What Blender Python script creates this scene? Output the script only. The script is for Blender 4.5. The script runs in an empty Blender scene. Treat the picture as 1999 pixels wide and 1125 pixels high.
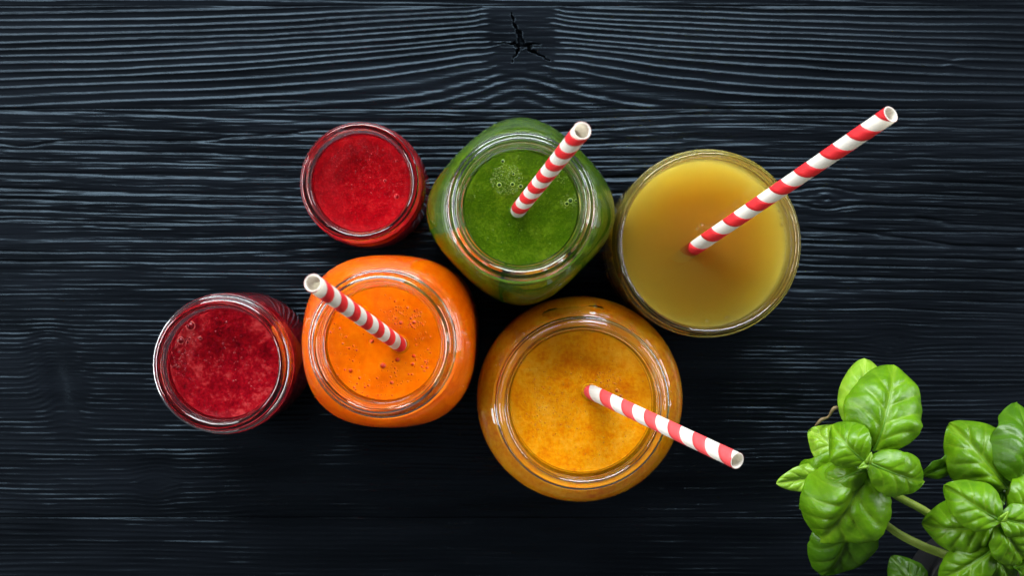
import bpy, math, random
import numpy as np
from mathutils import Vector, Matrix

# ------------------------------------------------------------------ camera, light, exposure
scn = bpy.context.scene
CAM_H = 0.80                     # camera height above the table (m)
LENS = 50.0
FPX = 2000.0 * LENS / 36.0       # focal length in photograph pixels
cam_d = bpy.data.cameras.new('camera')
cam_d.lens = LENS
cam_d.sensor_width = 36.0
cam_d.clip_start = 0.01
cam_d.clip_end = 20.0
cam_d.dof.use_dof = True
cam_d.dof.focus_distance = 0.70
cam_d.dof.aperture_fstop = 11.0
cam = bpy.data.objects.new('camera', cam_d)
cam.location = (0, 0, CAM_H)
scn.collection.objects.link(cam)
scn.camera = cam

world = bpy.data.worlds.new('World')
scn.world = world
world.use_nodes = True
bg = world.node_tree.nodes['Background']
bg.inputs[0].default_value = (0.90, 0.95, 1.0, 1)
bg.inputs[1].default_value = 0.10

def area_lamp(name, loc, target, sx, sy, power, col):
    d = bpy.data.lights.new(name, 'AREA')
    d.shape = 'RECTANGLE'; d.size = sx; d.size_y = sy
    d.energy = power; d.color = col
    o = bpy.data.objects.new(name, d)
    o.location = loc
    o.rotation_euler = (Vector(target) - Vector(loc)).to_track_quat('-Z', 'Y').to_euler()
    scn.collection.objects.link(o)
    return o
# one large window beyond the top edge of the picture, slightly to the left
area_lamp('window_light', (-0.16, 1.42, 0.98), (0, 0.0, 0.02), 1.6, 0.85, 82.0, (0.93, 0.97, 1.0))
# weaker side fill lamps, added to whiten the glass rims
area_lamp('side_fill_left', (-1.15, 0.05, 0.62), (0, 0, 0.05), 1.1, 0.42, 23.0, (0.95, 0.98, 1.0))
area_lamp('side_fill_right', (1.15, 0.25, 0.60), (0, 0, 0.05), 1.0, 0.42, 16.0, (0.95, 0.98, 1.0))

scn.view_settings.view_transform = 'Standard'
scn.view_settings.look = 'None'
scn.view_settings.exposure = 0.0
scn.view_settings.gamma = 1.0
scn.view_settings.use_curve_mapping = False
cy = scn.cycles
cy.max_bounces = 56; cy.transmission_bounces = 14; cy.glossy_bounces = 8
cy.diffuse_bounces = 5; cy.transparent_max_bounces = 16; cy.volume_bounces = 48
cy.caustics_reflective = True; cy.caustics_refractive = True
cy.blur_glossy = 0.4; cy.sample_clamp_indirect = 6.0
cy.use_denoising = True

# ------------------------------------------------------------------ helpers
COL = scn.collection
MM = 0.001
def W(px, py, z=0.0):
    """photograph pixel at height z -> point in the place"""
    k = (CAM_H - z) / FPX
    return Vector(((px - 1000.0) * k, (562.0 - py) * k, z))

def link(name, me, mat=None, parent=None, smooth=True):
    o = bpy.data.objects.new(name, me)
    COL.objects.link(o)
    if mat is not None and len(me.materials) == 0:
        me.materials.append(mat)
    if smooth and len(me.polygons):
        me.polygons.foreach_set('use_smooth', np.ones(len(me.polygons), dtype=bool))
    if parent is not None:
        o.parent = parent
    return o

def empty(name, loc):
    o = bpy.data.objects.new(name, None)
    o.empty_display_size = 0.01
    o.location = loc
    COL.objects.link(o)
    return o

def tag(o, label, cat, group=None):
    o['label'] = label; o['category'] = cat
    if group: o['group'] = group

def mesh(name, verts, faces):
    me = bpy.data.meshes.new(name)
    me.from_pydata([tuple(v) for v in verts], [], faces)
    me.update()
    return me

def grid_mesh(name, P, wrap_u=False, wrap_v=False):
    """P: array (nv, nu, 3) -> quad mesh"""
    nv, nu, _ = P.shape
    idx = np.arange(nv * nu).reshape(nv, nu)
    a = idx
    if wrap_u: a = np.concatenate([a, a[:, :1]], 1)
    if wrap_v: a = np.concatenate([a, a[:1, :]], 0)
    q = np.stack([a[:-1, :-1], a[:-1, 1:], a[1:, 1:], a[1:, :-1]], -1).reshape(-1, 4)
    return raw_mesh(name, P.reshape(-1, 3), q)

def raw_mesh(name, V, Q):
    me = bpy.data.meshes.new(name)
    n = len(Q)
    me.vertices.add(len(V)); me.vertices.foreach_set('co', np.asarray(V, dtype=np.float32).ravel())
    me.loops.add(n * 4); me.loops.foreach_set('vertex_index', np.asarray(Q, dtype=np.int32).ravel())
    me.polygons.add(n)
    me.polygons.foreach_set('loop_start', np.arange(0, n * 4, 4, dtype=np.int32))
    me.polygons.foreach_set('loop_total', np.full(n, 4, dtype=np.int32))
    me.update(calc_edges=True)
    me.validate()
    return me

def catmull(pts, n=5):
    """smooth open polyline; a point given twice stays a corner"""
    pts = [np.array(p, dtype=float) for p in pts]
    out = []
    for i in range(len(pts) - 1):
        p1, p2 = pts[i], pts[i + 1]
        p0 = pts[i - 1] if i > 0 else p1
        p3 = pts[i + 2] if i + 2 < len(pts) else p2
        for k in range(n):
            t = k / n
            out.append(0.5 * ((2 * p1) + (-p0 + p2) * t + (2 * p0 - 5 * p1 + 4 * p2 - p3) * t * t
                              + (-p0 + 3 * p1 - 3 * p2 + p3) * t ** 3))
    out.append(pts[-1])
    return out

def lathe(name, prof, seg=112, mod=None):
    """prof: (r, z) list in metres; ends on the axis. mod(z, theta array) -> factor on r"""
    th = np.linspace(0, 2 * math.pi, seg, endpoint=False)
    P = np.zeros((len(prof), seg, 3))
    for i, (r, z) in enumerate(prof):
        f = mod(z, th, r) if mod is not None else 1.0
        rr = max(r, 1e-6) * f
        P[i, :, 0] = rr * np.cos(th); P[i, :, 1] = rr * np.sin(th); P[i, :, 2] = z
    return grid_mesh(name, P, wrap_u=True)

_rs = np.random.RandomState(7)
_tab = _rs.rand(256, 256)
def vnoise(x, y, seed=0):
    """smooth value noise in [-1, 1]"""
    x = np.asarray(x, dtype=float) + seed * 17.31; y = np.asarray(y, dtype=float) + seed * 9.77
    xi = np.floor(x).astype(int); yi = np.floor(y).astype(int)
    fx = x - xi; fy = y - yi
    fx = fx * fx * (3 - 2 * fx); fy = fy * fy * (3 - 2 * fy)
    def g(a, b): return _tab[(a + b // 256 * 37) % 256, b % 256]
    return 2 * ((g(xi, yi) * (1 - fx) + g(xi + 1, yi) * fx) * (1 - fy)
                + (g(xi, yi + 1) * (1 - fx) + g(xi + 1, yi + 1) * fx) * fy) - 1

def sstep(a, b, x):
    t = np.clip((x - a) / (b - a), 0, 1)
    return t * t * (3 - 2 * t)

# ------------------------------------------------------------------ materials
def new_mat(name):
    m = bpy.data.materials.new(name)
    m.use_nodes = True
    nt = m.node_tree
    return m, nt, nt.nodes['Principled BSDF']

def N(nt, kind, **kw):
    n = nt.nodes.new(kind)
    for k, v in kw.items(): setattr(n, k, v)
    return n

def ramp(nt, stops, interp='LINEAR'):
    r = N(nt, 'ShaderNodeValToRGB')
    r.color_ramp.interpolation = interp
    e = r.color_ramp.elements
    while len(e) < len(stops): e.new(0.5)
    for i, (p, c) in enumerate(stops):
        e[i].position = p; e[i].color = (*c, 1)
    return r

def noise(nt, scale, detail=4, rough=0.55, vec=None, dist=0.0):
    n = N(nt, 'ShaderNodeTexNoise')
    n.inputs['Scale'].default_value = scale; n.inputs['Detail'].default_value = detail
    n.inputs['Roughness'].default_value = rough; n.inputs['Distortion'].default_value = dist
    if vec is not None: nt.links.new(vec, n.inputs['Vector'])
    return n

def objcoord(nt, scale=None):
    tc = N(nt, 'ShaderNodeTexCoord')
    if scale is None: return tc.outputs['Object']
    mp = N(nt, 'ShaderNodeMapping')
    mp.inputs['Scale'].default_value = scale
    nt.links.new(tc.outputs['Object'], mp.inputs['Vector'])
    return mp.outputs['Vector']

def mat_wood():
    m, nt, b = new_mat('black stained wood')
    v = objcoord(nt, (45, 1100, 1100))
    n1 = noise(nt, 1.0, 5, 0.6, v)
    v2 = objcoord(nt, (9, 60, 60))
    n2 = noise(nt, 1.0, 3, 0.5, v2)
    r = ramp(nt, [(0.3, (0.0012, 0.0015, 0.0022)), (0.75, (0.0040, 0.0052, 0.0075))])
    nt.links.new(n2.outputs['Fac'], r.inputs[0])
    nt.links.new(r.outputs[0], b.inputs['Base Color'])
    rr = N(nt, 'ShaderNodeMapRange')
    rr.inputs['To Min'].default_value = 0.19; rr.inputs['To Max'].default_value = 0.33
    nt.links.new(n1.outputs['Fac'], rr.inputs['Value'])
    nt.links.new(rr.outputs[0], b.inputs['Roughness'])
    bp = N(nt, 'ShaderNodeBump')
    bp.inputs['Strength'].default_value = 0.6; bp.inputs['Distance'].default_value = 0.00025
    nt.links.new(n1.outputs['Fac'], bp.inputs['Height'])
    nt.links.new(bp.outputs[0], b.inputs['Normal'])
    b.inputs['Specular IOR Level'].default_value = 0.18
    b.inputs['Specular Tint'].default_value = (0.54, 0.79, 1.0, 1)
    return m

def mat_glass(name='clear glass', col=(0.985, 0.995, 0.99)):
    m, nt, b = new_mat(name)
    b.inputs['Base Color'].default_value = (*col, 1)
    b.inputs['Transmission Weight'].default_value = 1.0
    b.inputs['Roughness'].default_value = 0.0
    b.inputs['IOR'].default_value = 1.5
    return m

def mat_juice(name, dark, mid, light, scale, sss=0.35, radius=(1, .3, .1), sssc=0.004, rough=0.16, bump=0.3, stops=(0.3, 0.5, 0.72), speck=None):
    m, nt, b = new_mat(name)
    v = objcoord(nt)
    n1 = noise(nt, scale, 6, 0.62, v, 0.3)
    n2 = noise(nt, scale * 6, 4, 0.6, v)
    mx = N(nt, 'ShaderNodeMix'); mx.data_type = 'FLOAT'
    mx.inputs[0].default_value = 0.38
    nt.links.new(n1.outputs['Fac'], mx.inputs[2]); nt.links.new(n2.outputs['Fac'], mx.inputs[3])
    r = ramp(nt, [(stops[0], dark), (stops[1], mid), (stops[2], light)])
    nt.links.new(mx.outputs[0], r.inputs[0])
    col = r.outputs[0]
    if speck:
        vo = N(nt, 'ShaderNodeTexVoronoi'); vo.inputs['Scale'].default_value = speck[0]
        nt.links.new(v, vo.inputs['Vector'])
        sr = ramp(nt, [(0.0, (1, 1, 1)), (speck[2], (0, 0, 0))])
        nt.links.new(vo.outputs['Distance'], sr.inputs[0])
        mc = N(nt, 'ShaderNodeMix'); mc.data_type = 'RGBA'
        nt.links.new(sr.outputs[0], mc.inputs[0]); nt.links.new(col, mc.inputs[6])
        mc.inputs[7].default_value = (*speck[1], 1)
        col = mc.outputs[2]
    nt.links.new(col, b.inputs['Base Color'])
    b.inputs['Roughness'].default_value = rough
    b.inputs['IOR'].default_value = 1.34
    b.inputs['Specular IOR Level'].default_value = 0.22
    b.inputs['Subsurface Weight'].default_value = sss
    b.inputs['Subsurface Radius'].default_value = radius
    b.inputs['Subsurface Scale'].default_value = sssc
    bp = N(nt, 'ShaderNodeBump'); bp.inputs['Strength'].default_value = bump; bp.inputs['Distance'].default_value = 0.0006
    nt.links.new(n2.outputs['Fac'], bp.inputs['Height'])
    nt.links.new(bp.outputs[0], b.inputs['Normal'])
    return m

def mat_bubble(name, col, rough=0.04):
    m, nt, b = new_mat(name)
    b.inputs['Base Color'].default_value = (*col, 1)
    b.inputs['Roughness'].default_value = rough
    b.inputs['IOR'].default_value = 1.36
    return m

def mat_cloudy(name):
    m, nt, b = new_mat(name)
    out = nt.nodes['Material Output']
    nt.nodes.remove(b)
    tr = N(nt, 'ShaderNodeBsdfTransparent')
    gl = N(nt, 'ShaderNodeBsdfGlossy'); gl.inputs['Roughness'].default_value = 0.03
    fr = N(nt, 'ShaderNodeFresnel'); fr.inputs['IOR'].default_value = 1.34
    mx = N(nt, 'ShaderNodeMixShader')
    nt.links.new(fr.outputs[0], mx.inputs[0]); nt.links.new(tr.outputs[0], mx.inputs[1]); nt.links.new(gl.outputs[0], mx.inputs[2])
    nt.links.new(mx.outputs[0], out.inputs['Surface'])
    pv = N(nt, 'ShaderNodeVolumePrincipled')
    pv.inputs['Color'].default_value = (0.9999, 0.925, 0.25, 1)
    pv.inputs['Density'].default_value = 220.0
    pv.inputs['Anisotropy'].default_value = 0.0
    nt.links.new(pv.outputs[0], out.inputs['Volume'])
    return m

def mat_paper(name, col, rough=0.62, thin=0.0):
    m, nt, b = new_mat(name)
    n1 = noise(nt, 900, 3, 0.6, objcoord(nt))
    r = ramp(nt, [(0.3, tuple(c * 0.93 for c in col)), (0.7, col)])
    nt.links.new(n1.outputs['Fac'], r.inputs[0]); nt.links.new(r.outputs[0], b.inputs['Base Color'])
    b.inputs['Roughness'].default_value = rough
    b.inputs['Specular IOR Level'].default_value = 0.35
    bp = N(nt, 'ShaderNodeBump'); bp.inputs['Strength'].default_value = 0.15; bp.inputs['Distance'].default_value = 0.0002
    nt.links.new(n1.outputs['Fac'], bp.inputs['Height']); nt.links.new(bp.outputs[0], b.inputs['Normal'])
    if thin:
        t = N(nt, 'ShaderNodeBsdfTranslucent'); t.inputs[0].default_value = (0.95, 0.90, 0.78, 1)
        mx = N(nt, 'ShaderNodeMixShader'); mx.inputs[0].default_value = thin
        nt.links.new(b.outputs[0], mx.inputs[1]); nt.links.new(t.outputs[0], mx.inputs[2])
        nt.links.new(mx.outputs[0], nt.nodes['Material Output'].inputs['Surface'])
    return m

def mat_leaf(name, dark, light, trans):
    m, nt, b = new_mat(name)
    out = nt.nodes['Material Output']
    v = objcoord(nt)
    n1 = noise(nt, 90, 5, 0.65, v); n2 = noise(nt, 330, 5, 0.65, v)
    r = ramp(nt, [(0.3, dark), (0.7, light)])
    nt.links.new(n1.outputs['Fac'], r.inputs[0])
    at = N(nt, 'ShaderNodeAttribute'); at.attribute_name = 'vein'
    vf = N(nt, 'ShaderNodeMath', operation='MULTIPLY'); vf.inputs[1].default_value = 0.55
    nt.links.new(at.outputs['Fac'], vf.inputs[0])
    vc = N(nt, 'ShaderNodeMix'); vc.data_type = 'RGBA'
    nt.links.new(vf.outputs[0], vc.inputs[0]); nt.links.new(r.outputs[0], vc.inputs[6])
    vc.inputs[7].default_value = (min(1, light[0] * 1.9), min(1, light[1] * 1.45), light[2] * 4, 1)
    # small brown blemishes
    n3 = noise(nt, 210, 3, 0.6, v)
    br = ramp(nt, [(0.70, (0, 0, 0)), (0.76, (1, 1, 1))])
    nt.links.new(n3.outputs['Fac'], br.inputs[0])
    bc = N(nt, 'ShaderNodeMix'); bc.data_type = 'RGBA'
    nt.links.new(br.outputs[0], bc.inputs[0]); nt.links.new(vc.outputs[2], bc.inputs[6])
    bc.inputs[7].default_value = (0.16, 0.17, 0.02, 1)
    nt.links.new(bc.outputs[2], b.inputs['Base Color'])
    b.inputs['Roughness'].default_value = 0.26
    b.inputs['Specular IOR Level'].default_value = 0.5
    bp = N(nt, 'ShaderNodeBump'); bp.inputs['Strength'].default_value = 0.55; bp.inputs['Distance'].default_value = 0.0008
    nt.links.new(n2.outputs['Fac'], bp.inputs['Height']); nt.links.new(bp.outputs[0], b.inputs['Normal'])
    t = N(nt, 'ShaderNodeBsdfTranslucent'); t.inputs[0].default_value = (*trans, 1)
    mx = N(nt, 'ShaderNodeMixShader'); mx.inputs[0].default_value = 0.36
    nt.links.new(b.outputs[0], mx.inputs[1]); nt.links.new(t.outputs[0], mx.inputs[2])
    nt.links.new(mx.outputs[0], out.inputs['Surface'])
    return m

def mat_plain(name, dark, light, scale, rough=0.6):
    m, nt, b = new_mat(name)
    n1 = noise(nt, scale, 5, 0.6, objcoord(nt))
    r = ramp(nt, [(0.3, dark), (0.7, light)])
    nt.links.new(n1.outputs['Fac'], r.inputs[0]); nt.links.new(r.outputs[0], b.inputs['Base Color'])
    b.inputs['Roughness'].default_value = rough
    bp = N(nt, 'ShaderNodeBump'); bp.inputs['Strength'].default_value = 0.5; bp.inputs['Distance'].default_value = 0.001
    nt.links.new(n1.outputs['Fac'], bp.inputs['Height']); nt.links.new(bp.outputs[0], b.inputs['Normal'])
    return m

WOOD = mat_wood()
GLASS = mat_glass()

# ------------------------------------------------------------------ the table: brushed black planks
PX = CAM_H / FPX                 # metres per photograph pixel on the table

def seg_dist(u, v, a, b):
    ax, ay = a; bx, by = b
    t = np.clip(((u - ax) * (bx - ax) + (v - ay) * (by - ay)) / ((bx - ax) ** 2 + (by - ay) ** 2), 0, 1)
    return np.hypot(u - ax - t * (bx - ax), v - ay - t * (by - ay)), t

CRACKS = [((1001, 24), (1004, 42), 2.0, 2.5), ((1004, 42), (1013, 62), 2.5, 6.0), ((1013, 62), (1021, 86), 6.0, 9.0),
          ((974, 84), (1008, 83), 1.0, 2.6), ((1030, 84), (1056, 83), 3.0, 1.0), ((1010, 88), (1034, 88), 5.0, 5.0),
          ((1013, 94), (1000, 118), 3.6, 1.2), ((1034, 95), (1056, 107), 4.0, 2.6), ((1056, 107), (1075, 117), 2.6, 0.8)]

def fibre(u, v, seed):
    j = 0.25 * vnoise(u / 140, v / 30, seed + 3)
    f = 0.45 * vnoise(u / 150, v / 4.0 + j, seed) + 0.42 * vnoise(u / 75, v / 2.6 + j, seed + 1) + 0.16 * vnoise(u / 34, v / 5.0, seed + 2)
    return f

def height_ringed(u, v):
    """plank with the split knot: growth rings that fan out from it (heights in mm)"""
    d = np.abs(u - 1015)
    S = np.where(u < 1015, 96, 84) * (1 - np.exp(-np.maximum(d - 50, 0) / np.where(u < 1015, 700.0, 620.0)))
    v1 = v + 2.2 * vnoise(u / 330, v / 90, 1) + 0.7 * vnoise(u / 70, v / 30, 2) + 1.2 * vnoise(u / 160, v / 45, 12)
    vv = (v1 - 0.35 * S) / (1 + 0.0059 * S)
    vv = vv - 46 * (1 - np.exp(-np.maximum(d - 8, 0) / 130)) * sstep(95, 200, v) * np.exp(-d / 420)
    # lines dip where they meet the knot
    vv = vv - 3 * np.exp(-((d - 66) / 24) ** 2) * sstep(40, 90, v) + 4 * np.exp(-((d - 66) / 20) ** 2) * (1 - sstep(30, 70, v))
    vv = vv + 2.5 * np.exp(-((u - 1860) / 14) ** 2 - ((v - 122) / 16) ** 2) * np.sign(v - 122)
    psi = np.interp(vv, [-80, 90, 125, 160, 260], [-80 / 9.8, 90 / 9.8, 90 / 9.8 + 2.9, 90 / 9.8 + 5.0, 90 / 9.8 + 9.6])
    psi = psi + 0.16 * vnoise(u / 300, vv / 13, 4)
    half = np.where(u < 1015, 58, 66) + 14 * vnoise(v / 26, (u > 1015) * 3.0 + 1.3, 14) + 12 * vnoise(u / 11, v / 5, 3)
    knot = (1 - sstep(half - 18, half + 34, d)) * (1 - sstep(105, 172, v + 14 * vnoise(u / 18, v / 30, 13)))
    c = 0.5 + 0.5 * np.cos(2 * math.pi * psi)
    wide = sstep(95, 150, vv)
    ridge = np.power(c, 2.6 - 1.3 * wide)
    amp = (0.54 + 0.16 * vnoise(u / 240, np.round(psi) * 2.7, 6)) * (1 - knot)
    fib = fibre(u, v, 11)
    h = amp * ridge + fib * (0.04 + 0.26 * wide * (1 - 0.75 * ridge) * (1 - 0.5 * knot) + 0.13 * knot)
    h += 0.10 * knot
    # the split in the knot
    cut = np.zeros_like(h)
    for a, b, w0, w1 in CRACKS:
        dd, t = seg_dist(u + 2.6 * vnoise(u / 8, v / 7, 8), v + 2.6 * vnoise(u / 9, v / 6, 9), a, b)
        w = (w0 + (w1 - w0) * t) * (0.70 + 0.22 * vnoise(u / 5, v / 5, 15))
        cut = np.maximum(cut, 1 - sstep(w * 0.55, w * 1.25, dd))
        h += 0.05 * np.exp(-((dd - w * 1.5) / 1.6) ** 2) * (dd > w)
    h -= 3.5 * cut
    # dark pit at the left
    h -= 0.5 * np.exp(-((u - 208) / 12) ** 2 - ((v - 18) / 4) ** 2)
    return h

def height_broad(u, v):
    """the wide plank under the jars"""
    vv = v + 9 * vnoise(u / 520, v / 260, 21) + 2.0 * vnoise(u / 190, v / 60, 22) + 0.7 * vnoise(u / 45, v / 18, 23)
    vv = vv - 30 * np.exp(-((u - 760) / 900) ** 2) * (1 - sstep(300, 620, v))        # gentle crown to the left of the jars
    vv = vv - 0.035 * np.maximum(u - 1350, 0) * (1 - sstep(560, 700, v))             # falls off to the right
    k1 = np.exp(-((u - 108 - (v - 730) * 0.18) / 34) ** 2) * np.exp(-((v - 735) / 75) ** 2)
    vv = vv + 30 * k1
    k2 = np.exp(-((u - 303) / 30) ** 2 - ((v - 945) / 42) ** 2)
    k3 = np.exp(-((u - 1742) / 42) ** 2 - ((v - 668) / 36) ** 2)
    vv = vv + 14 * k2 * np.sign(945 - v) + 12 * k3 * np.sign(668 - v)
    dk = np.hypot((u - 1613) / 1.25, v - 388)
    vv = vv + 16 * np.exp(-(dk / 30) ** 2) * np.tanh((388 - v) / 8.0)
    coarse = 1 - sstep(470, 600, v + 60 * vnoise(u / 400, v / 300, 24) - 0.10 * np.maximum(u - 1100, 0))
    # coarse zone: flat fibrous bands between deep grooves
    psi1 = vv / 25.0 + 0.45 * vnoise(u / 700, vv / 40, 25)
    g = np.power(0.5 + 0.5 * np.cos(2 * math.pi * psi1), 7)
    gdepth = 0.35 + 0.45 * (0.5 + 0.5 * vnoise(u / 330, np.floor(psi1 + 0.5) * 3.7, 26))
    fib = fibre(u, v, 31)
    rid = 1 - 2 * np.abs(vnoise(u / 150, vv / 6.5, 27)) + 0.7 * (1 - 2 * np.abs(vnoise(u / 80, vv / 3.6, 37)))
    h1 = -gdepth * g + 0.30 * fib + 0.15 * rid
    # fine zone: close regular rings
    psi2 = vv / 9.6 + 0.6 * vnoise(u / 420, vv / 50, 28)
    c = 0.5 + 0.5 * np.cos(2 * math.pi * psi2)
    amp2 = 0.26 + 0.15 * vnoise(u / 120, np.floor(psi2) * 1.3, 29)
    h2 = amp2 * np.power(c, 2.0) + 0.20 * fib
    h = h1 * coarse + h2 * (1 - coarse)
    k1n = np.exp(-((u - 112 - (v - 740) * 0.22) / 17) ** 2) * np.exp(-((v - 752) / 50) ** 2)
    kn = np.clip(1.3 * k1n + 0.9 * k2 + 1.0 * k3, 0, 1)
    h = h * (1 - 0.85 * kn) - 0.5 * kn
    h += 0.35 * np.exp(-((dk - 9) / 3.5) ** 2) - 0.45 * np.exp(-(dk / 5) ** 2)
    d4, _ = seg_dist(u, v, (1738, 690), (1760, 660)); h -= 0.5 * np.exp(-(d4 / 2.2) ** 2)
    # long drying checks on the right and the left
    for a, b, w in (((1790, 424), (2150, 462), 4.0), ((1575, 446), (1990, 486), 2.8), ((-300, 290), (330, 272), 3.0), ((330, 272), (720, 250), 2.6)):
        d5, t = seg_dist(u, v + 5 * vnoise(u / 70, u * 0, 30), a, b)
        h -= 0.7 * np.exp(-(d5 / w) ** 2)
    return h

def height_plain(u, v, seed):
    vv = v + 4 * vnoise(u / 300, v / 90, seed) + 1.2 * vnoise(u / 80, v / 30, seed + 1) - 0.012 * (u - 700)
    psi = vv / 10.5 + 0.5 * vnoise(u / 400, vv / 40, seed + 2)
    c = 0.5 + 0.5 * np.cos(2 * math.pi * psi)
    return (0.24 + 0.12 * vnoise(u / 150, np.floor(psi), seed + 3)) * np.power(c, 1.6) + 0.18 * fibre(u, v, seed + 4)

def spaced(segments):
    out = []
    for a, b, step in segments:
        n = max(1, int(round((b - a) / step)))
        out += list(np.linspace(a, b, n, endpoint=False))
    out.append(segments[-1][1])
    return np.array(out)

def plank(name, v0, v1, fn, knot=False):
    if knot:
        us = spaced([(-420, -40, 16), (-40, 930, 6.5), (930, 1105, 1.5), (1105, 2040, 6.5), (2040, 2420, 16)])
    else:
        us = spaced([(-420, -40, 16), (-40, 2040, 6.0), (2040, 2420, 16)])
    segs = []
    for a, b, st in ((-400, -12, 3.0), (-12, 1137, 1.05), (1137, 1520, 3.0)):
        lo, hi = max(a, v0), min(b, v1)
        if hi - lo > 0.5: segs.append((lo, hi, st))
    vs = spaced(segs)
    U, V = np.meshgrid(us, vs)
    Hh = fn(U, V)
    edge = np.minimum(V - v0, v1 - V)
    Hh = Hh - 0.40 * np.exp(-edge / 1.5)
    P = np.zeros(U.shape + (3,))
    P[..., 0] = (U - 1000) * PX; P[..., 1] = (562 - V) * PX; P[..., 2] = Hh * MM - 0.0004
    # thin gap between planks, then the sides and the underside
    P[0, :, 1] -= 0.35 * PX; P[-1, :, 1] += 0.35 * PX
    def drop(A):
        B = A.copy(); B[..., 2] = -0.022
        return B
    P = np.concatenate([drop(P[:1]), P, drop(P[-1:])], 0)
    P = np.concatenate([drop(P[:, :1]), P, drop(P[:, -1:])], 1)
    P = P[::-1]                                  # so that faces look up
    nv, nu, _ = P.shape
    idx = np.arange(nv * nu).reshape(nv, nu)
    q = np.stack([idx[:-1, :-1], idx[:-1, 1:], idx[1:, 1:], idx[1:, :-1]], -1).reshape(-1, 4)
    q = np.concatenate([q, [[idx[0, 0], idx[-1, 0], idx[-1, -1], idx[0, -1]]]], 0)
    return link(name, raw_mesh(name, P.reshape(-1, 3), q), WOOD, table)

table = empty('table_top', (0, 0, 0))
table['kind'] = 'structure'
table['label'] = 'black stained table top of brushed planks with raised grain'
plank('plank', -400, 9.5, lambda u, v: height_plain(u, v, 41))
p2 = plank('plank', 9.5, 211, height_ringed, True)
p2['label'] = 'plank with a split knot and fanning growth rings'
plank('plank', 211, 1011, height_broad)
plank('plank', 1011, 1520, lambda u, v: height_plain(u, v, 61))

# ------------------------------------------------------------------ jars
def corner_mod(e, th0, z_lo, z_hi):
    """rounded-square body that turns round towards neck and foot"""
    def f(z, th, r):
        k = e * min(1, max(0, (z - 0.0) / z_lo)) * (1 - float(sstep(z_hi - 0.022, z_hi, z)))
        return 1 + k * np.cos(4 * (th - th0))
    return f

def jar(axis, label, group, outer, inner, mod=None, thread=None, cat='jar', ring=None):
    """outer: foot centre -> lip; inner: lip -> inside floor centre (mm)"""
    prof = catmull([(r * MM, z * MM) for r, z in outer + inner], 4)
    t = empty('glass_jar', axis)
    tag(t, label, cat, group)
    link('body', lathe('jar_glass', prof, 128, mod), GLASS, t)
    if ring:
        r, z, q = ring
        a = np.linspace(0, 2 * math.pi, 128, endpoint=False)[:, None]; b = np.linspace(0, 2 * math.pi, 14, endpoint=False)[None, :]
        rr = (r + q * np.cos(b)) * MM + 0 * a
        link('neck_ring', grid_mesh('neck_ring', np.stack([rr * np.cos(a), rr * np.sin(a), (z + 1.3 * q * np.sin(b)) * MM + 0 * a], -1), wrap_u=True, wrap_v=True), GLASS, t)
    if thread:
        r, z0, z1, turns = thread                    # a raised screw thread on the neck
        n = int(90 * turns); P = np.zeros((n, 10, 3))
        for i in range(n):
            f = i / (n - 1); a = 2 * math.pi * turns * f + 0.6
            s = min(1, f * 14, (1 - f) * 14) * 1.15 + 0.05
            for j in range(10):
                b = 2 * math.pi * j / 10
                rr = (r + s * math.cos(b)) * MM
                P[i, j] = (rr * math.cos(a), rr * math.sin(a), (z0 + (z1 - z0) * f + 0.9 * s * math.sin(b)) * MM)
        link('screw_thread', grid_mesh('screw_thread', P, wrap_u=True), GLASS, t)
    return t

def juice(axis, label, inner, level, mat, mod=None, pocket=None, group='drinks in the jars'):
    pr = catmull([(r * MM, z * MM) for r, z in inner], 4)[::-1]     # floor centre -> lip
    lv = level * MM
    prof = []
    rl = None
    for r, z in pr:
        if z >= lv - 0.0004: 
            rl = r; break
        prof.append((r + (0.0003 if r > 0.002 else 0), z - (0.0003 if r < 0.02 and z < 0.012 else 0)))
    prof.append((rl + 0.0003, lv - 0.0002))
    prof.append((rl + 0.0002, lv + 0.0007))
    for d, dz in ((0.0004, 0.00045), (0.001, 0.0002), (0.002, 0.00005), (0.0035, 0)):
        prof.append((rl - d, lv + dz))
    k = rl - 0.0035
    for f in (0.85, 0.7, 0.55, 0.4, 0.25, 0.1, 0.0):
        prof.append((k * f, lv))
    def m(z, th, r):
        f = mod(z, th, r) if mod else np.ones_like(th)
        if pocket:
            f = f * pocket(z, th, r)
        return f
    o = link('juice', lathe('juice', prof, 128, m), mat)
    o.location = axis
    tag(o, label, 'juice', group)
    return o, rl, lv

def dome_geo(n=10, rings=4):
    """small bubble: a dome with a soft foot ring"""
    prof = [(1.25, -0.10), (1.15, 0.10), (1.02, 0.16), (0.94, 0.10), (0.86, 0.26), (0.66, 0.50), (0.36, 0.68), (0.0, 0.74)]
    V = []; F = []
    for r, z in prof[:-1]:
        for j in range(n):
            a = 2 * math.pi * j / n
            V.append((r * math.cos(a), r * math.sin(a), z))
    V.append((0, 0, prof[-1][1]))
    R = len(prof) - 1
    for i in range(R - 1):
        for j in range(n):
            F.append((i * n + j, i * n + (j + 1) % n, (i + 1) * n + (j + 1) % n, (i + 1) * n + j))
    for j in range(n):
        F.append(((R - 1) * n + j, (R - 1) * n + (j + 1) % n, R * n))
    return V, F, R, n

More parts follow.
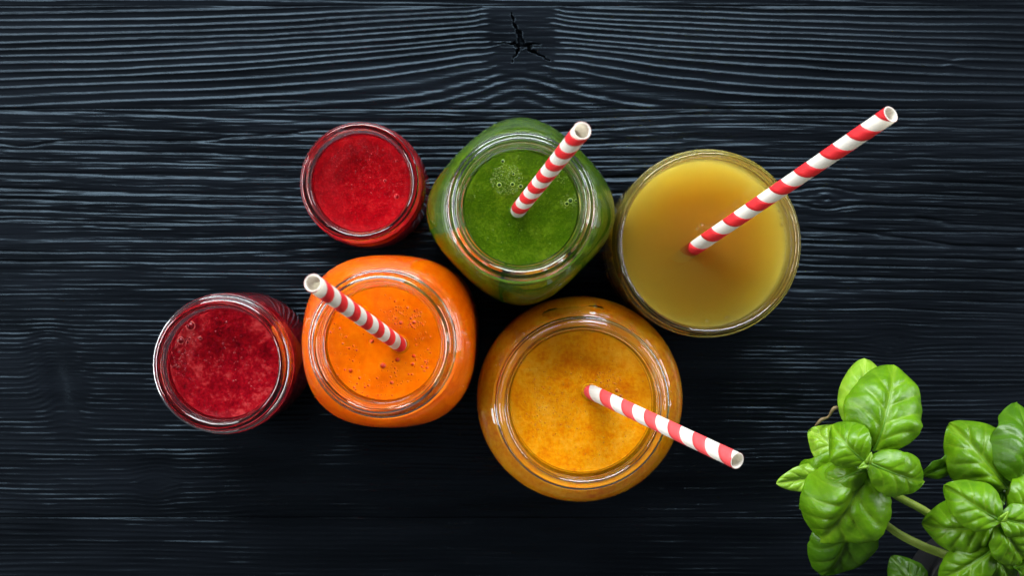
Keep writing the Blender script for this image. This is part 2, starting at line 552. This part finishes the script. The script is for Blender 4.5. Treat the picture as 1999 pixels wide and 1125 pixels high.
def bubbles(parent, level, big, small, m_dome, m_ring):
    """big: (px, py, radius px) each its own part; small: the same list joined as foam"""
    V, F, R, n = dome_geo(16)
    me = bpy.data.meshes.new('bubble'); me.from_pydata(V, [], F); me.update()
    me.materials.append(m_dome); me.materials.append(m_ring)
    for p in me.polygons:
        p.material_index = 1 if p.index < 3 * n else 0
    k = (CAM_H - level) / FPX
    for x, y, r in big:
        o = link('bubble', me, None, parent)
        o.location = W(x, y, level) - Vector(parent.location)
        o.scale = (r * k / 1.1,) * 3
    V, F, R, n = dome_geo(8)
    VV = []; FF = []; MI = []
    for x, y, r in small:
        c = W(x, y, level) - Vector(parent.location); s = r * k / 1.1; b = len(VV)
        VV += [(c.x + s * a, c.y + s * bb, c.z + s * cc) for a, bb, cc in V]
        FF += [tuple(i + b for i in f) for f in F]
        MI += [1 if i < 3 * n else 0 for i in range(len(F))]
    if VV:
        me2 = bpy.data.meshes.new('foam_bubbles'); me2.from_pydata(VV, [], FF); me2.update()
        me2.materials.append(m_dome); me2.materials.append(m_ring)
        me2.polygons.foreach_set('material_index', np.array(MI, dtype=np.int32))
        o = link('foam_bubbles', me2, None, parent); o['kind'] = 'stuff'

def scatter(rng, cx, cy, r, n, r0, r1, avoid=(), inner=0.0):
    out = []
    while len(out) < n:
        a = rng.random() * 2 * math.pi; q = r * math.sqrt(inner ** 2 + (1 - inner ** 2) * rng.random())
        x, y = cx + q * math.cos(a), cy + q * math.sin(a)
        rr = r0 + (r1 - r0) * rng.random() ** 3
        if any(math.hypot(x - ax, y - ay) < ar + rr for ax, ay, ar in avoid): continue
        if any(math.hypot(x - ox, y - oy) < (rr + orr) * 1.2 for ox, oy, orr in out): continue
        out.append((x, y, rr))
    return out

rng = random.Random(4)

# -- two screw-neck jars with rounded-square bodies (green, orange)
MO = [(0, 1.5), (30, 1.5), (36, 0), (40, 0.6), (43.5, 4), (45.2, 12), (45.4, 30), (45.4, 60), (45.2, 82), (44, 93), (41, 102), (37.2, 108),
      (35.6, 111), (36.0, 112.2), (36.7, 113.5), (36.2, 114.9), (34.8, 115.9), (34.3, 118), (34.3, 124), (34.2, 126.6), (33.6, 129.0), (32.2, 130.3)]
MI_ = [(30.9, 130.1), (29.8, 128.9), (28.9, 125.5), (27.4, 117), (27.6, 111.2), (31.2, 106.5), (37, 100.5), (40.4, 92), (41.4, 82), (41.6, 60), (41.6, 30), (41.3, 14), (38.5, 7.5), (32, 6), (0, 6.5)]
AX_GREEN = Vector((0.0043, 0.0386, 0)); AX_ORANGE = Vector((-0.0618, -0.0268, 0))
modG = corner_mod(0.050, 0.0, 0.012, 0.108)
modO = corner_mod(0.036, math.radians(44), 0.012, 0.108)
jar(AX_GREEN, 'square-shouldered glass jar holding the green drink', 'jars of juice', MO, MI_, modG, None, ring=(34.2, 121.5, 1.25))
jar(AX_ORANGE, 'square-shouldered glass jar holding the bright orange bubbly drink', 'jars of juice', MO, MI_, modO, None, ring=(34.2, 121.5, 1.25))
mG = mat_juice('green juice', (0.024, 0.062, 0.001), (0.050, 0.108, 0.0015), (0.125, 0.20, 0.008), 110, 0.3, (0.5, 1, .1), 0.004, speck=(1300, (0.16, 0.34, 0.03), 0.22))
mO = mat_juice('orange juice', (0.72, 0.105, 0.0), (0.88, 0.165, 0.0), (0.95, 0.24, 0.004), 50, 0.5, (1, .22, .05), 0.011, bump=0.12)
LG = 103.2; LO = 103.2
jg, _, lg = juice(AX_GREEN, 'green juice with a small patch of foam, in a square-shouldered jar', MI_, LG, mG, modG)
jo, _, lo = juice(AX_ORANGE, 'bright orange juice dotted with dark bubbles', MI_, LO, mO, modO)

# -- round wide-mouthed jar (amber)
AO = [(0, 1.5), (36, 1.5), (44, 0), (48.5, 1.2), (51.5, 5), (53.0, 14), (53.4, 35), (53.4, 58), (52.8, 68), (50.6, 75.5), (46.6, 80.2), (44.2, 82.0), (44.0, 83.2), (44.6, 84.6), (44.2, 86),
      (42.8, 87), (42.3, 89), (42.3, 92.3), (41.8, 94.4), (40.2, 95.4)]
AI = [(38.6, 95.1), (37.6, 93.8), (36.8, 90.5), (35.5, 84), (36.2, 80.8), (42, 77.6), (46.6, 73), (49.0, 66), (49.6, 58), (49.6, 35), (49.3, 16), (46, 9), (38, 7), (0, 7.5)]
AX_AMBER = Vector((0.0350, -0.0575, 0))
jar(AX_AMBER, 'round-bellied glass jar holding the amber drink nearest the bottom edge', 'jars of juice', AO, AI, None, (42.3, 87.8, 92.2, 1.2))
mA = mat_juice('amber juice', (0.60, 0.15, 0.001), (0.70, 0.265, 0.002), (0.76, 0.36, 0.02), 80, 0.4, (1, .35, .05), 0.005, bump=0.3, stops=(0.36, 0.5, 0.66))
def pocket(z, th, r):
    # air trapped under the shoulder, towards the window
    a = (th - math.radians(95) + math.pi) % (2 * math.pi) - math.pi
    w = np.exp(-(a / 0.30) ** 4) * (0.75 + 0.25 * np.cos(a * 23))
    zc = 0.0745 + 0.0010 * np.cos(a * 9)
    return 1 - 0.045 * w * np.exp(-((z - zc) / 0.0016) ** 2)
ja, _, la = juice(AX_AMBER, 'amber juice with pale foam in the round-bellied jar', AI, 77.2, mA, None, pocket)

# -- straight tumbler jar (cloudy yellow)
YO = [(0, 2), (34, 2), (40, 0), (43.5, 1), (45.8, 5), (46.6, 12), (46.6, 40), (46.6, 78), (46.4, 86), (46.0, 88.5), (46.9, 90.2), (47.1, 91.6), (46.4, 93), (45.6, 94.5), (45.5, 98.0), (45.0, 99.6), (44.0, 100.4)]
YI = [(42.9, 100.0), (42.3, 98.6), (41.8, 94), (41.5, 86), (41.9, 76), (42.2, 40), (42.0, 16), (39, 9.5), (33, 8), (0, 8.5)]
AX_YEL = Vector((0.0968, 0.0222, 0))
jar(AX_YEL, 'straight wide glass jar holding the cloudy yellow drink', 'jars of juice', YO, YI, None, None)
mY = mat_cloudy('cloudy yellow juice')
jy, _, ly = juice(AX_YEL, 'cloudy pale yellow juice in the wide straight jar', YI, 81.0, mY)

# -- two small red jars
R1O = [(0, 1.5), (26, 1.5), (31, 0), (33.6, 1.0), (35.6, 5), (36.3, 14), (36.3, 40), (36.2, 60), (35.8, 66), (34.6, 70.5), (34.4, 72.5), (35.2, 74.2), (35.9, 75.6), (35.3, 77), (34.2, 78.2), (34.0, 81), (33.7, 83.4), (32.8, 84.8), (31.4, 85.4)]
R1I = [(30.0, 85.1), (29.2, 83.8), (28.6, 80), (27.6, 74), (29.6, 70), (31.8, 64), (32.6, 56), (32.6, 20), (31.6, 11), (28.5, 7.5), (22, 6.5), (0, 7)]
AX_R1 = Vector((-0.1467, -0.0386, 0))
jar(AX_R1, 'small glass jar holding the mottled dark red drink at far left', 'jars of juice', R1O, R1I, None, (34.0, 79, 82.3, 1.2))
mR1 = mat_juice('mottled red juice', (0.095, 0.0004, 0.003), (0.23, 0.002, 0.007), (0.44, 0.04, 0.04), 95, 0.25, (1, .1, .1), 0.003, bump=0.45, stops=(0.36, 0.52, 0.68))
j1, _, l1 = juice(AX_R1, 'dark red juice mottled with pink foam', R1I, 66.0, mR1)

R2O = [(0, 1.5), (22, 1.5), (27, 0), (29.8, 1.0), (31.8, 5), (32.6, 13), (32.8, 32), (32.6, 48), (31.8, 55), (30.3, 59), (29.6, 60.6), (30.6, 62.2), (31.4, 63.8), (31.4, 66.0), (31.0, 68.2), (30.0, 69.8), (28.8, 70.2)]
R2I = [(27.3, 69.9), (26.4, 68.6), (25.7, 65), (24.9, 60), (26.8, 56), (28.4, 50), (29.0, 42), (29.0, 18), (28, 10.5), (25, 7.5), (19, 6.5), (0, 7)]
AX_R2 = Vector((-0.0780, 0.0544, 0))
jar(AX_R2, 'smallest glass jar, holding the smooth bright red drink', 'jars of juice', R2O, R2I, None, None)
mR2 = mat_juice('bright red juice', (0.12, 0.0003, 0.002), (0.26, 0.0008, 0.004), (0.42, 0.012, 0.014), 150, 0.25, (1, .1, .1), 0.003, bump=0.6, speck=(900, (0.62, 0.10, 0.09), 0.14))
j2, _, l2 = juice(AX_R2, 'smooth bright red juice with a few bubbles', R2I, 53.0, mR2)

# -- bubbles on the drinks
straw_o = [(778, 672, 30), (740, 648, 26), (700, 620, 26), (660, 590, 26)]
big = [(748, 714, 6), (685, 724, 4.5), (727, 666, 4.5), (658, 733, 4), (776, 702, 5), (808, 695, 4), (765, 747, 4), (806, 711, 4), (637, 682, 4), (783, 630, 4), (809, 629, 4)]
sm = scatter(rng, 742, 676, 102, 130, 1.1, 3.0, straw_o + [(b[0], b[1], b[2] + 1) for b in big] + [(715, 585, 30)], 0.35)
sm += scatter(rng, 790, 640, 45, 45, 1.0, 2.6, straw_o + [(b[0], b[1], b[2] + 1) for b in big])
bubbles(jo, lo, big, sm, mat_bubble('orange bubble', (0.50, 0.028, 0.0)), mat_bubble('orange bubble ring', (0.85, 0.15, 0.0), 0.2))
big = [(975, 360, 4.5), (1001, 359, 4), (1017, 363, 4), (982, 314, 3.5), (1114, 391, 5), (1107, 397, 4), (1125, 391, 3), (1003, 339, 3)]
av = [(b[0], b[1], b[2] + 1) for b in big]
sm = scatter(rng, 990, 350, 31, 120, 1.1, 2.5, av) + scatter(rng, 1112, 392, 17, 22, 0.9, 2.0, av) + scatter(rng, 1018, 400, 100, 26, 0.8, 1.8, av + [(1012, 412, 20), (990, 352, 32), (1050, 350, 30), (1085, 310, 30)])
sm += scatter(rng, 1098, 345, 14, 16, 0.9, 2.0, av)
bubbles(jg, lg, big, sm, mat_bubble('green bubble', (0.018, 0.055, 0.002)), mat_bubble('green bubble ring', (0.36, 0.52, 0.09), 0.25))
big = [(372, 636, 9), (353, 665, 7), (329, 718, 6.5), (391, 660, 4), (370, 661, 3.2), (366, 668, 3.2)]
av = [(b[0], b[1], b[2] + 1) for b in big]
sm = scatter(rng, 360, 668, 30, 24, 1.2, 3.0, av) + scatter(rng, 345, 700, 22, 12, 1.2, 2.6, av + [(360, 668, 30)]) + scatter(rng, 440, 690, 34, 20, 1.2, 2.4) + scatter(rng, 428, 720, 95, 40, 1.0, 2.0, av + [(360, 668, 30), (345, 700, 22), (440, 690, 34)])
bubbles(j1, l1, big, sm, mat_bubble('dark red bubble', (0.16, 0.002, 0.006)), mat_bubble('dark red bubble ring', (0.50, 0.06, 0.06), 0.15))
big = [(775, 383, 5), (752, 352, 3.2), (775, 313, 2.8)]
av = [(b[0], b[1], b[2] + 1) for b in big]
sm = scatter(rng, 706, 357, 86, 60, 0.8, 2.2, av) + scatter(rng, 775, 372, 18, 10, 1.2, 2.4, av) + scatter(rng, 720, 304, 18, 10, 1.2, 2.2)
bubbles(j2, l2, big, sm, mat_bubble('bright red bubble', (0.20, 0.001, 0.004)), mat_bubble('bright red bubble ring', (0.55, 0.03, 0.03), 0.12))
big = [(1205, 763, 4), (1212, 773, 3.5)]
av = [(b[0], b[1], b[2] + 1) for b in big] + [(1155, 765, 20), (1195, 785, 20), (1230, 805, 22)]
sm = scatter(rng, 1135, 775, 125, 190, 0.8, 1.5, av) + scatter(rng, 1185, 745, 28, 40, 0.9, 2.2, av) + scatter(rng, 1080, 800, 50, 70, 0.8, 1.5, av)
bubbles(ja, la, big, sm, mat_bubble('amber bubble', (0.46, 0.10, 0.003)), mat_bubble('amber bubble ring', (0.76, 0.33, 0.03), 0.2))
film = mat_glass('clear bubble film', (1.0, 0.97, 0.85))
def clear_bubbles(parent, level, spots):
    V, F, R, n = dome_geo(14)
    me = bpy.data.meshes.new('bubble'); me.from_pydata(V, [], F); me.update(); me.materials.append(film)
    k = (CAM_H - level) / FPX
    for x, y, r in spots:
        o = link('bubble', me, None, parent); o.location = W(x, y, level) - Vector(parent.location); o.scale = (r * k,) * 3
clear_bubbles(jy, ly, [(1372, 441, 6), (1363, 446, 4), (1530, 437, 6), (1527, 424, 4), (1524, 411, 4), (1536, 448, 3.5), (1538, 470, 3), (1540, 482, 4), (1537, 497, 3), (1529, 528, 3), (1380, 627, 4), (1420, 622, 4)])

# ------------------------------------------------------------------ paper straws
RED = mat_paper('red paper', (0.70, 0.016, 0.022))
CORAL = mat_paper('coral red paper', (0.74, 0.06, 0.065))
WHITE = mat_paper('white paper', (0.88, 0.865, 0.82), thin=0.42)
def straw(label, top, low, z_end, red, phase, hand=1, rad=3.72):
    """a paper tube through two points; low is where it meets the drink"""
    d = (top - low).normalized()
    end = low + d * ((z_end - low.z) / d.z)
    L = (top - end).length
    t = empty('paper_straw', end)
    t.rotation_euler = d.to_track_quat('Z', 'X').to_euler()
    tag(t, label, 'straw', 'striped paper straws')
    R = rad * MM; th = 0.55 * MM
    prof = [(R - th, 0), (R - 0.00005, 0), (R, 0.0001)] + [(R, L * f) for f in np.linspace(0.02, 0.99, 14)] + [(R, L - 0.0002), (R - 0.0001, L), (R - th + 0.0001, L), (R - th, L - 0.0002)] + [(R - th, L * f) for f in np.linspace(0.98, 0.02, 10)]
    seg = 48
    a = np.linspace(0, 2 * math.pi, seg, endpoint=False)
    P = np.zeros((len(prof), seg, 3))
    for i, (r, z) in enumerate(prof):
        P[i, :, 0] = r * np.cos(a); P[i, :, 1] = r * np.sin(a); P[i, :, 2] = z
    link('tube', grid_mesh('straw_tube', P, wrap_u=True, wrap_v=True), WHITE, t)
    pitch = 18.4 * MM; w = pitch * 0.5
    rows = []
    n0 = int(-40); n1 = int((L / pitch + 1) * 40)
    for i in range(n0, n1 + 1):
        b = 2 * math.pi * i / 40
        z0 = pitch * i / 40
        row = []
        for f in (0.0, 0.004, 0.25, 0.5, 0.75, 0.996, 1.0):
            z = min(max(z0 + f * w, 0.0002), L - 0.0001)
            r = R + (0.00007 if 0 < f < 1 else -0.00005)
            row.append((r * math.cos(hand * b + phase), r * math.sin(hand * b + phase), z))
        rows.append(row)
    me = grid_mesh('red_stripe', np.array(rows))
    link('red_stripe', me, red, t)
    return t
straw('red striped paper straw in the green drink', W(1137, 254, 0.225), W(1012, 410, 0.1032), 0.012, RED, 3.54)
straw('red striped paper straw in the bright orange drink', W(611, 552, 0.225), W(780, 672, 0.1032), 0.018, RED, 1.2)
straw('red striped paper straw sticking out of the cloudy yellow drink', W(1740, 222, 0.195), W(1362, 480, 0.081), 0.044, RED, 5.34)
straw('coral striped paper straw in the amber drink', W(1440, 900, 0.170), W(1156, 766, 0.0772), 0.018, CORAL, 3.0)

def meniscus(parent, mat, px, py, level, direction):
    a = np.linspace(0, 2 * math.pi, 40, endpoint=False)[:, None]; b = np.linspace(0, 2 * math.pi, 10, endpoint=False)[None, :]
    dx, dy, dz = direction.normalized()
    h = math.hypot(dx, dy); st = 1.0 / dz
    rr = 0.0038 + 0.0008 * np.cos(b) + 0 * a
    X = rr * np.cos(a) * st; Y = rr * np.sin(a); Z = 0.0007 * np.sin(b) + 0 * a
    c, q = dx / h, dy / h
    P = np.stack([X * c - Y * q, X * q + Y * c, Z], -1)
    o = link('meniscus', grid_mesh('meniscus', P, wrap_u=True, wrap_v=True), mat, parent)
    o.location = W(px, py, level) - Vector(parent.location)
meniscus(jg, mG, 1012, 410, 0.1032, W(1137, 254, 0.225) - W(1012, 410, 0.1032))
meniscus(jo, mO, 780, 672, 0.1032, W(611, 552, 0.225) - W(780, 672, 0.1032))
meniscus(ja, mA, 1156, 766, 0.0772, W(1440, 900, 0.170) - W(1156, 766, 0.0772))

# ------------------------------------------------------------------ basil plant in its pot
LEAF_A = mat_leaf('basil leaf', (0.075, 0.20, 0.003), (0.15, 0.33, 0.006), (0.34, 0.62, 0.01))
LEAF_B = mat_leaf('deep green basil leaf', (0.045, 0.14, 0.003), (0.085, 0.22, 0.005), (0.22, 0.46, 0.01))
LEAF_C = mat_leaf('pale basil leaf', (0.16, 0.33, 0.012), (0.26, 0.46, 0.03), (0.40, 0.66, 0.03))
STEM = mat_leaf('basil stem', (0.28, 0.40, 0.05), (0.42, 0.52, 0.11), (0.35, 0.5, 0.05))
RIB = mat_leaf('basil midrib', (0.10, 0.28, 0.015), (0.18, 0.40, 0.03), (0.28, 0.6, 0.03))
DRY = mat_plain('dried leaf', (0.05, 0.03, 0.012), (0.22, 0.16, 0.06), 300)
SOIL = mat_plain('potting soil', (0.006, 0.004, 0.003), (0.03, 0.02, 0.013), 260, 0.9)
POT = mat_plain('black plastic pot', (0.003, 0.003, 0.0035), (0.007, 0.007, 0.008), 60, 0.5)

pot_c = W(1945, 1190, 0.055); pot_c.z = 0
pot = empty('plant_pot', pot_c)
tag(pot, 'black plastic plant pot under the basil at the corner', 'pot')
link('wall', lathe('pot_wall', [(0.0, 0.001), (0.030, 0.0), (0.033, 0.002), (0.0405, 0.060), (0.0425, 0.0605), (0.0430, 0.068), (0.0415, 0.0688), (0.0400, 0.068), (0.0392, 0.060), (0.032, 0.006), (0.0, 0.006)], 72), POT, pot)
th = np.linspace(0, 2 * math.pi, 72, endpoint=False); rr = np.linspace(0.0396, 0.0002, 30)
A, Rr = np.meshgrid(th, rr)
sp = np.stack([Rr * np.cos(A), Rr * np.sin(A), 0.0575 + 0.0022 * vnoise(Rr * np.cos(A) * 400, Rr * np.sin(A) * 400, 3) + 0.0012 * vnoise(Rr * np.cos(A) * 900, Rr * np.sin(A) * 900, 5)], -1)
link('soil', grid_mesh('soil', sp, wrap_u=True), SOIL, pot)

plant = empty('basil_plant', pot_c + Vector((0, 0, 0.056)))
tag(plant, 'basil plant with glossy green leaves at the bottom right corner', 'plant')
PO = Vector(plant.location)

def tube(name, pts, radii, mat, parent, seg=12):
    c = catmull([tuple(p) + (r,) for p, r in zip(pts, radii)], 6)
    P = np.zeros((len(c), seg, 3))
    for i, q in enumerate(c):
        a = Vector(c[max(0, i - 1)][:3]); b = Vector(c[min(len(c) - 1, i + 1)][:3])
        d = (b - a).normalized(); x = d.orthogonal().normalized(); x = (Vector((0, 0, 1)).cross(d)).normalized() if abs(d.z) < 0.95 else x
        y = d.cross(x)
        for j in range(seg):
            t = 2 * math.pi * j / seg
            P[i, j] = Vector(q[:3]) + (x * math.cos(t) + y * math.sin(t)) * q[3]
    return link(name, grid_mesh(name, P, wrap_u=True), mat, parent)

def leaf(base, tip, width, mat=LEAF_A, arch=0.18, droop=0.12, cup=0.15, roll=0.0, pillow=1.0, side=0.0, seed=0, veins=4.6, blunt=0.0, edge=0.25):
    """base, tip: (px, py, z); width in photograph pixels. arch: rise of the midrib, droop: fall of the tip,
       cup > 0 folds the two halves upwards, < 0 downwards, edge: how far the rim curls under"""
    B = W(*base); T = W(*tip)
    ax = T - B; Ln = ax.length
    x = ax.normalized()
    up = Vector((0, 0, 1)); up = (up - x * up.dot(x)).normalized()
    y = up.cross(x)
    q = Matrix.Rotation(math.radians(roll), 3, x)
    y = q @ y; up = q @ up
    wd = width * (CAM_H - 0.5 * (base[2] + tip[2])) / FPX * 0.5
    ns, ntt = 60, 43
    s = np.linspace(0, 1, ns)[:, None]; t = np.linspace(-1, 1, ntt)[None, :]
    # ovate outline
    w = np.power(np.clip(np.sin(math.pi * np.power(s, 0.92)), 0, 1), 0.66 - 0.12 * blunt) * (1 - 0.10 * s * (1 - blunt))
    w = w / w.max() + 0.02
    at = np.abs(t)
    sx = s - 0.04 * at ** 2 * np.sin(math.pi * s)                       # rim trails a little
    lat = t * w * wd
    z = arch * Ln * np.sin(math.pi * np.power(s, 0.85)) - droop * Ln * s ** 3 * 1.6
    z = z + cup * wd * w * at ** 1.3 - edge * 1.5 * wd * w * at ** 3.2
    # veins: sunk midrib, quilted between the side veins
    ph = (s * 1.05 - 0.34 * at ** 0.8 + 0.045 * np.sign(t)) * veins
    quilt = np.abs(np.sin(math.pi * ph)) ** 0.4
    env = np.clip(at * 5, 0, 1) * (1 - at ** 3) * np.sin(math.pi * np.clip(s, 0, 1)) ** 0.6
    z = z + pillow * 0.13 * wd * quilt * env
    z = z - pillow * 0.085 * wd * np.exp(-(at * w * 7) ** 2) * (1 - 0.6 * s)
    S = s + 0 * t; Tt = t + 0 * s
    z = z + 0.15 * wd * vnoise(S * 2.8 + seed * 3.1, Tt * 1.7 + seed, 2) + 0.22 * wd * at ** 2.5 * vnoise(S * 7 + seed, np.sign(Tt) * 3 + seed, 4)
    lat = lat * (1 + 0.025 * vnoise(S * 17 + seed, np.sign(Tt) * 5 + seed, 8) + 0.06 * vnoise(S * 2.6 + seed, np.sign(Tt) * 2 + seed, 6)) + side * Ln * np.sin(math.pi * s)
    X = np.array(x); Y = np.array(y); Z = np.array(up); O = np.array(B - PO)
    top = O + (sx * Ln)[..., None] * X + lat[..., None] * Y + z[..., None] * Z
    thk = 0.00035
    P = np.concatenate([top, (top - thk * Z)[:, ::-1]], 1)              # closed section: upper and under side
    # consistent upward faces
    me = grid_mesh('leaf', P[::-1], wrap_u=True)
    vein = np.exp(-(np.sin(math.pi * ph) / 0.16) ** 2) * np.clip(1.25 - at, 0, 1) * np.clip(at * 12, 0, 1) + np.exp(-(at * w * 14) ** 2)
    fine = np.exp(-(np.sin(math.pi * (ph * 2.0 + 3.2 * at + 0.6 * vnoise(S * 9 + seed, Tt * 6, 9))) / 0.25) ** 2) * 0.35
    vm = np.clip(vein + fine * (1 - np.clip(vein, 0, 1)), 0, 1)
    at_ = me.attributes.new('vein', 'FLOAT', 'POINT')
    at_.data.foreach_set('value', np.concatenate([vm, vm[:, ::-1]], 1)[::-1].astype(np.float32).ravel())
    o = link('leaf', me, mat, plant)
    mid = ntt // 2
    pts = [Vector(top[i, mid]) - Vector(Z) * 0.0004 for i in range(0, ns - 2, 6)]
    rad = [0.00075 * (1 - 0.8 * i / len(pts)) + 0.00012 for i in range(len(pts))]
    tube('midrib', pts, rad, RIB, o, 8)
    return o

def stem(pts, r0, r1):
    n = len(pts)
    return tube('stem', [W(*p) - PO for p in pts], [1.2 * (r0 + (r1 - r0) * i / (n - 1)) for i in range(n)], STEM, plant, 14)

# stems: two long ones to the left cluster, one upright for the right one
stem([(1925, 1140, 0.056), (1880, 1062, 0.075), (1815, 1004, 0.092), (1742, 962, 0.104), (1700, 915, 0.118), (1694, 898, 0.128)], 0.0019, 0.0013)
stem([(1925, 1170, 0.056), (1880, 1102, 0.068), (1800, 1066, 0.078), (1742, 1034, 0.085), (1690, 985, 0.092), (1650, 930, 0.098), (1630, 890, 0.100)], 0.0021, 0.0012)
stem([(1960, 1170, 0.056), (1950, 1100, 0.085), (1945, 1050, 0.105), (1950, 1016, 0.122)], 0.0021, 0.0013)
stem([(1970, 1165, 0.056), (1975, 1060, 0.075), (1972, 980, 0.088), (1968, 945, 0.098)], 0.0018, 0.0011)
stem([(1940, 1165, 0.056), (1925, 1080, 0.085), (1930, 1058, 0.095), (1946, 1034, 0.105)], 0.0015, 0.0011)

# left cluster, lowest leaves first
leaf((1668, 985, 0.085), (1612, 1150, 0.062), 128, LEAF_B, 0.16, 0.12, -0.05, seed=1)
leaf((1630, 955, 0.092), (1558, 998, 0.080), 46, LEAF_B, 0.10, 0.1, 0.1, seed=2)
leaf((1690, 850, 0.100), (1688, 698, 0.096), 100, LEAF_C, 0.20, 0.10, -0.15, roll=-14, pillow=0.9, seed=3, blunt=0.8)
leaf((1660, 892, 0.098), (1578, 838, 0.086), 82, LEAF_C, 0.12, 0.08, 0.10, seed=4)
leaf((1648, 888, 0.100), (1562, 928, 0.090), 50, LEAF_A, 0.20, 0.15, -0.35, roll=-20, seed=5, pillow=0.5)
leaf((1622, 926, 0.098), (1516, 944, 0.094), 54, LEAF_C, -0.06, -0.10, 0.55, roll=8, seed=6, pillow=1.3)
leaf((1690, 920, 0.116), (1600, 1078, 0.098), 176, LEAF_A, 0.20, 0.16, -0.12, roll=6, seed=7, blunt=0.5)
leaf((1690, 915, 0.119), (1590, 958, 0.108), 66, LEAF_A, 0.24, 0.18, -0.25, roll=12, seed=8, pillow=0.5)
leaf((1708, 880, 0.122), (1754, 706, 0.112), 148, LEAF_A, 0.14, 0.12, 0.06, roll=-4, seed=9, blunt=0.8)
leaf((1690, 902, 0.128), (1620, 830, 0.120), 92, LEAF_A, 0.20, 0.16, 0.10, roll=-16, seed=10, pillow=0.6)
leaf((1694, 902, 0.128), (1824, 950, 0.118), 92, LEAF_A, 0.20, 0.16, -0.06, roll=4, seed=11, pillow=0.7)
# right cluster
leaf((1800, 928, 0.086), (1905, 876, 0.082), 44, LEAF_B, 0.06, 0.05, 0.5, roll=20, seed=12, pillow=0.4)
leaf((1968, 955, 0.098), (1858, 826, 0.090), 138, LEAF_A, 0.18, 0.14, -0.10, roll=-6, seed=13)
leaf((1992, 950, 0.104), (2004, 780, 0.094), 130, LEAF_B, 0.18, 0.14, 0.05, roll=5, seed=14)
leaf((1985, 1010, 0.110), (2026, 905, 0.104), 70, LEAF_A, 0.16, 0.12, 0.1, seed=15)
leaf((1800, 1165, 0.070), (1742, 1086, 0.064), 74, LEAF_B, 0.10, 0.10, 0.0, seed=16)
leaf((1940, 1026, 0.110), (1800, 1034, 0.100), 112, LEAF_A, 0.15, 0.14, 0.05, roll=-6, seed=17)
leaf((1954, 1018, 0.122), (1846, 950, 0.116), 92, LEAF_A, 0.18, 0.14, -0.05, roll=-6, seed=18, pillow=0.8)
leaf((1950, 1012, 0.121), (2040, 1030, 0.114), 72, LEAF_A, 0.16, 0.14, 0.05, seed=19)
leaf((1948, 1022, 0.118), (2012, 1112, 0.108), 86, LEAF_A, 0.16, 0.14, 0.05, roll=6, seed=20)
leaf((1945, 1068, 0.106), (1830, 1140, 0.094), 84, LEAF_A, 0.16, 0.12, 0.10, roll=10, seed=21)
leaf((1940, 1088, 0.100), (1990, 1150, 0.094), 60, LEAF_A, 0.14, 0.12, 0.05, seed=22)
leaf((1975, 1075, 0.098), (2035, 1000, 0.094), 80, LEAF_B, 0.14, 0.12, 0.05, seed=31)
leaf((1960, 985, 0.090), (1905, 930, 0.084), 70, LEAF_B, 0.14, 0.12, 0.05, seed=32)
leaf((1900, 1075, 0.088), (1850, 1040, 0.082), 50, LEAF_B, 0.14, 0.12, 0.05, seed=33)
leaf((1985, 1110, 0.104), (2050, 1085, 0.098), 70, LEAF_A, 0.14, 0.12, 0.05, seed=34)
# tiny top leaves in the growing tips
leaf((1692, 906, 0.130), (1702, 888, 0.135), 14, LEAF_C, 0.2, 0.1, 0.4, seed=23, veins=3)
leaf((1692, 904, 0.130), (1680, 914, 0.134), 13, LEAF_C, 0.2, 0.1, 0.4, seed=24, veins=3)
leaf((1952, 1016, 0.124), (1968, 1004, 0.129), 15, LEAF_C, 0.2, 0.1, 0.4, seed=25, veins=3)
# a withered brown leaf
dl = tube('dried_leaf', [W(1592, 832, 0.090) - PO, W(1604, 820, 0.092) - PO, W(1618, 814, 0.091) - PO, W(1630, 797, 0.094) - PO, W(1648, 800, 0.092) - PO], [0.0004, 0.0009, 0.0006, 0.0010, 0.0004], DRY, plant, 9)
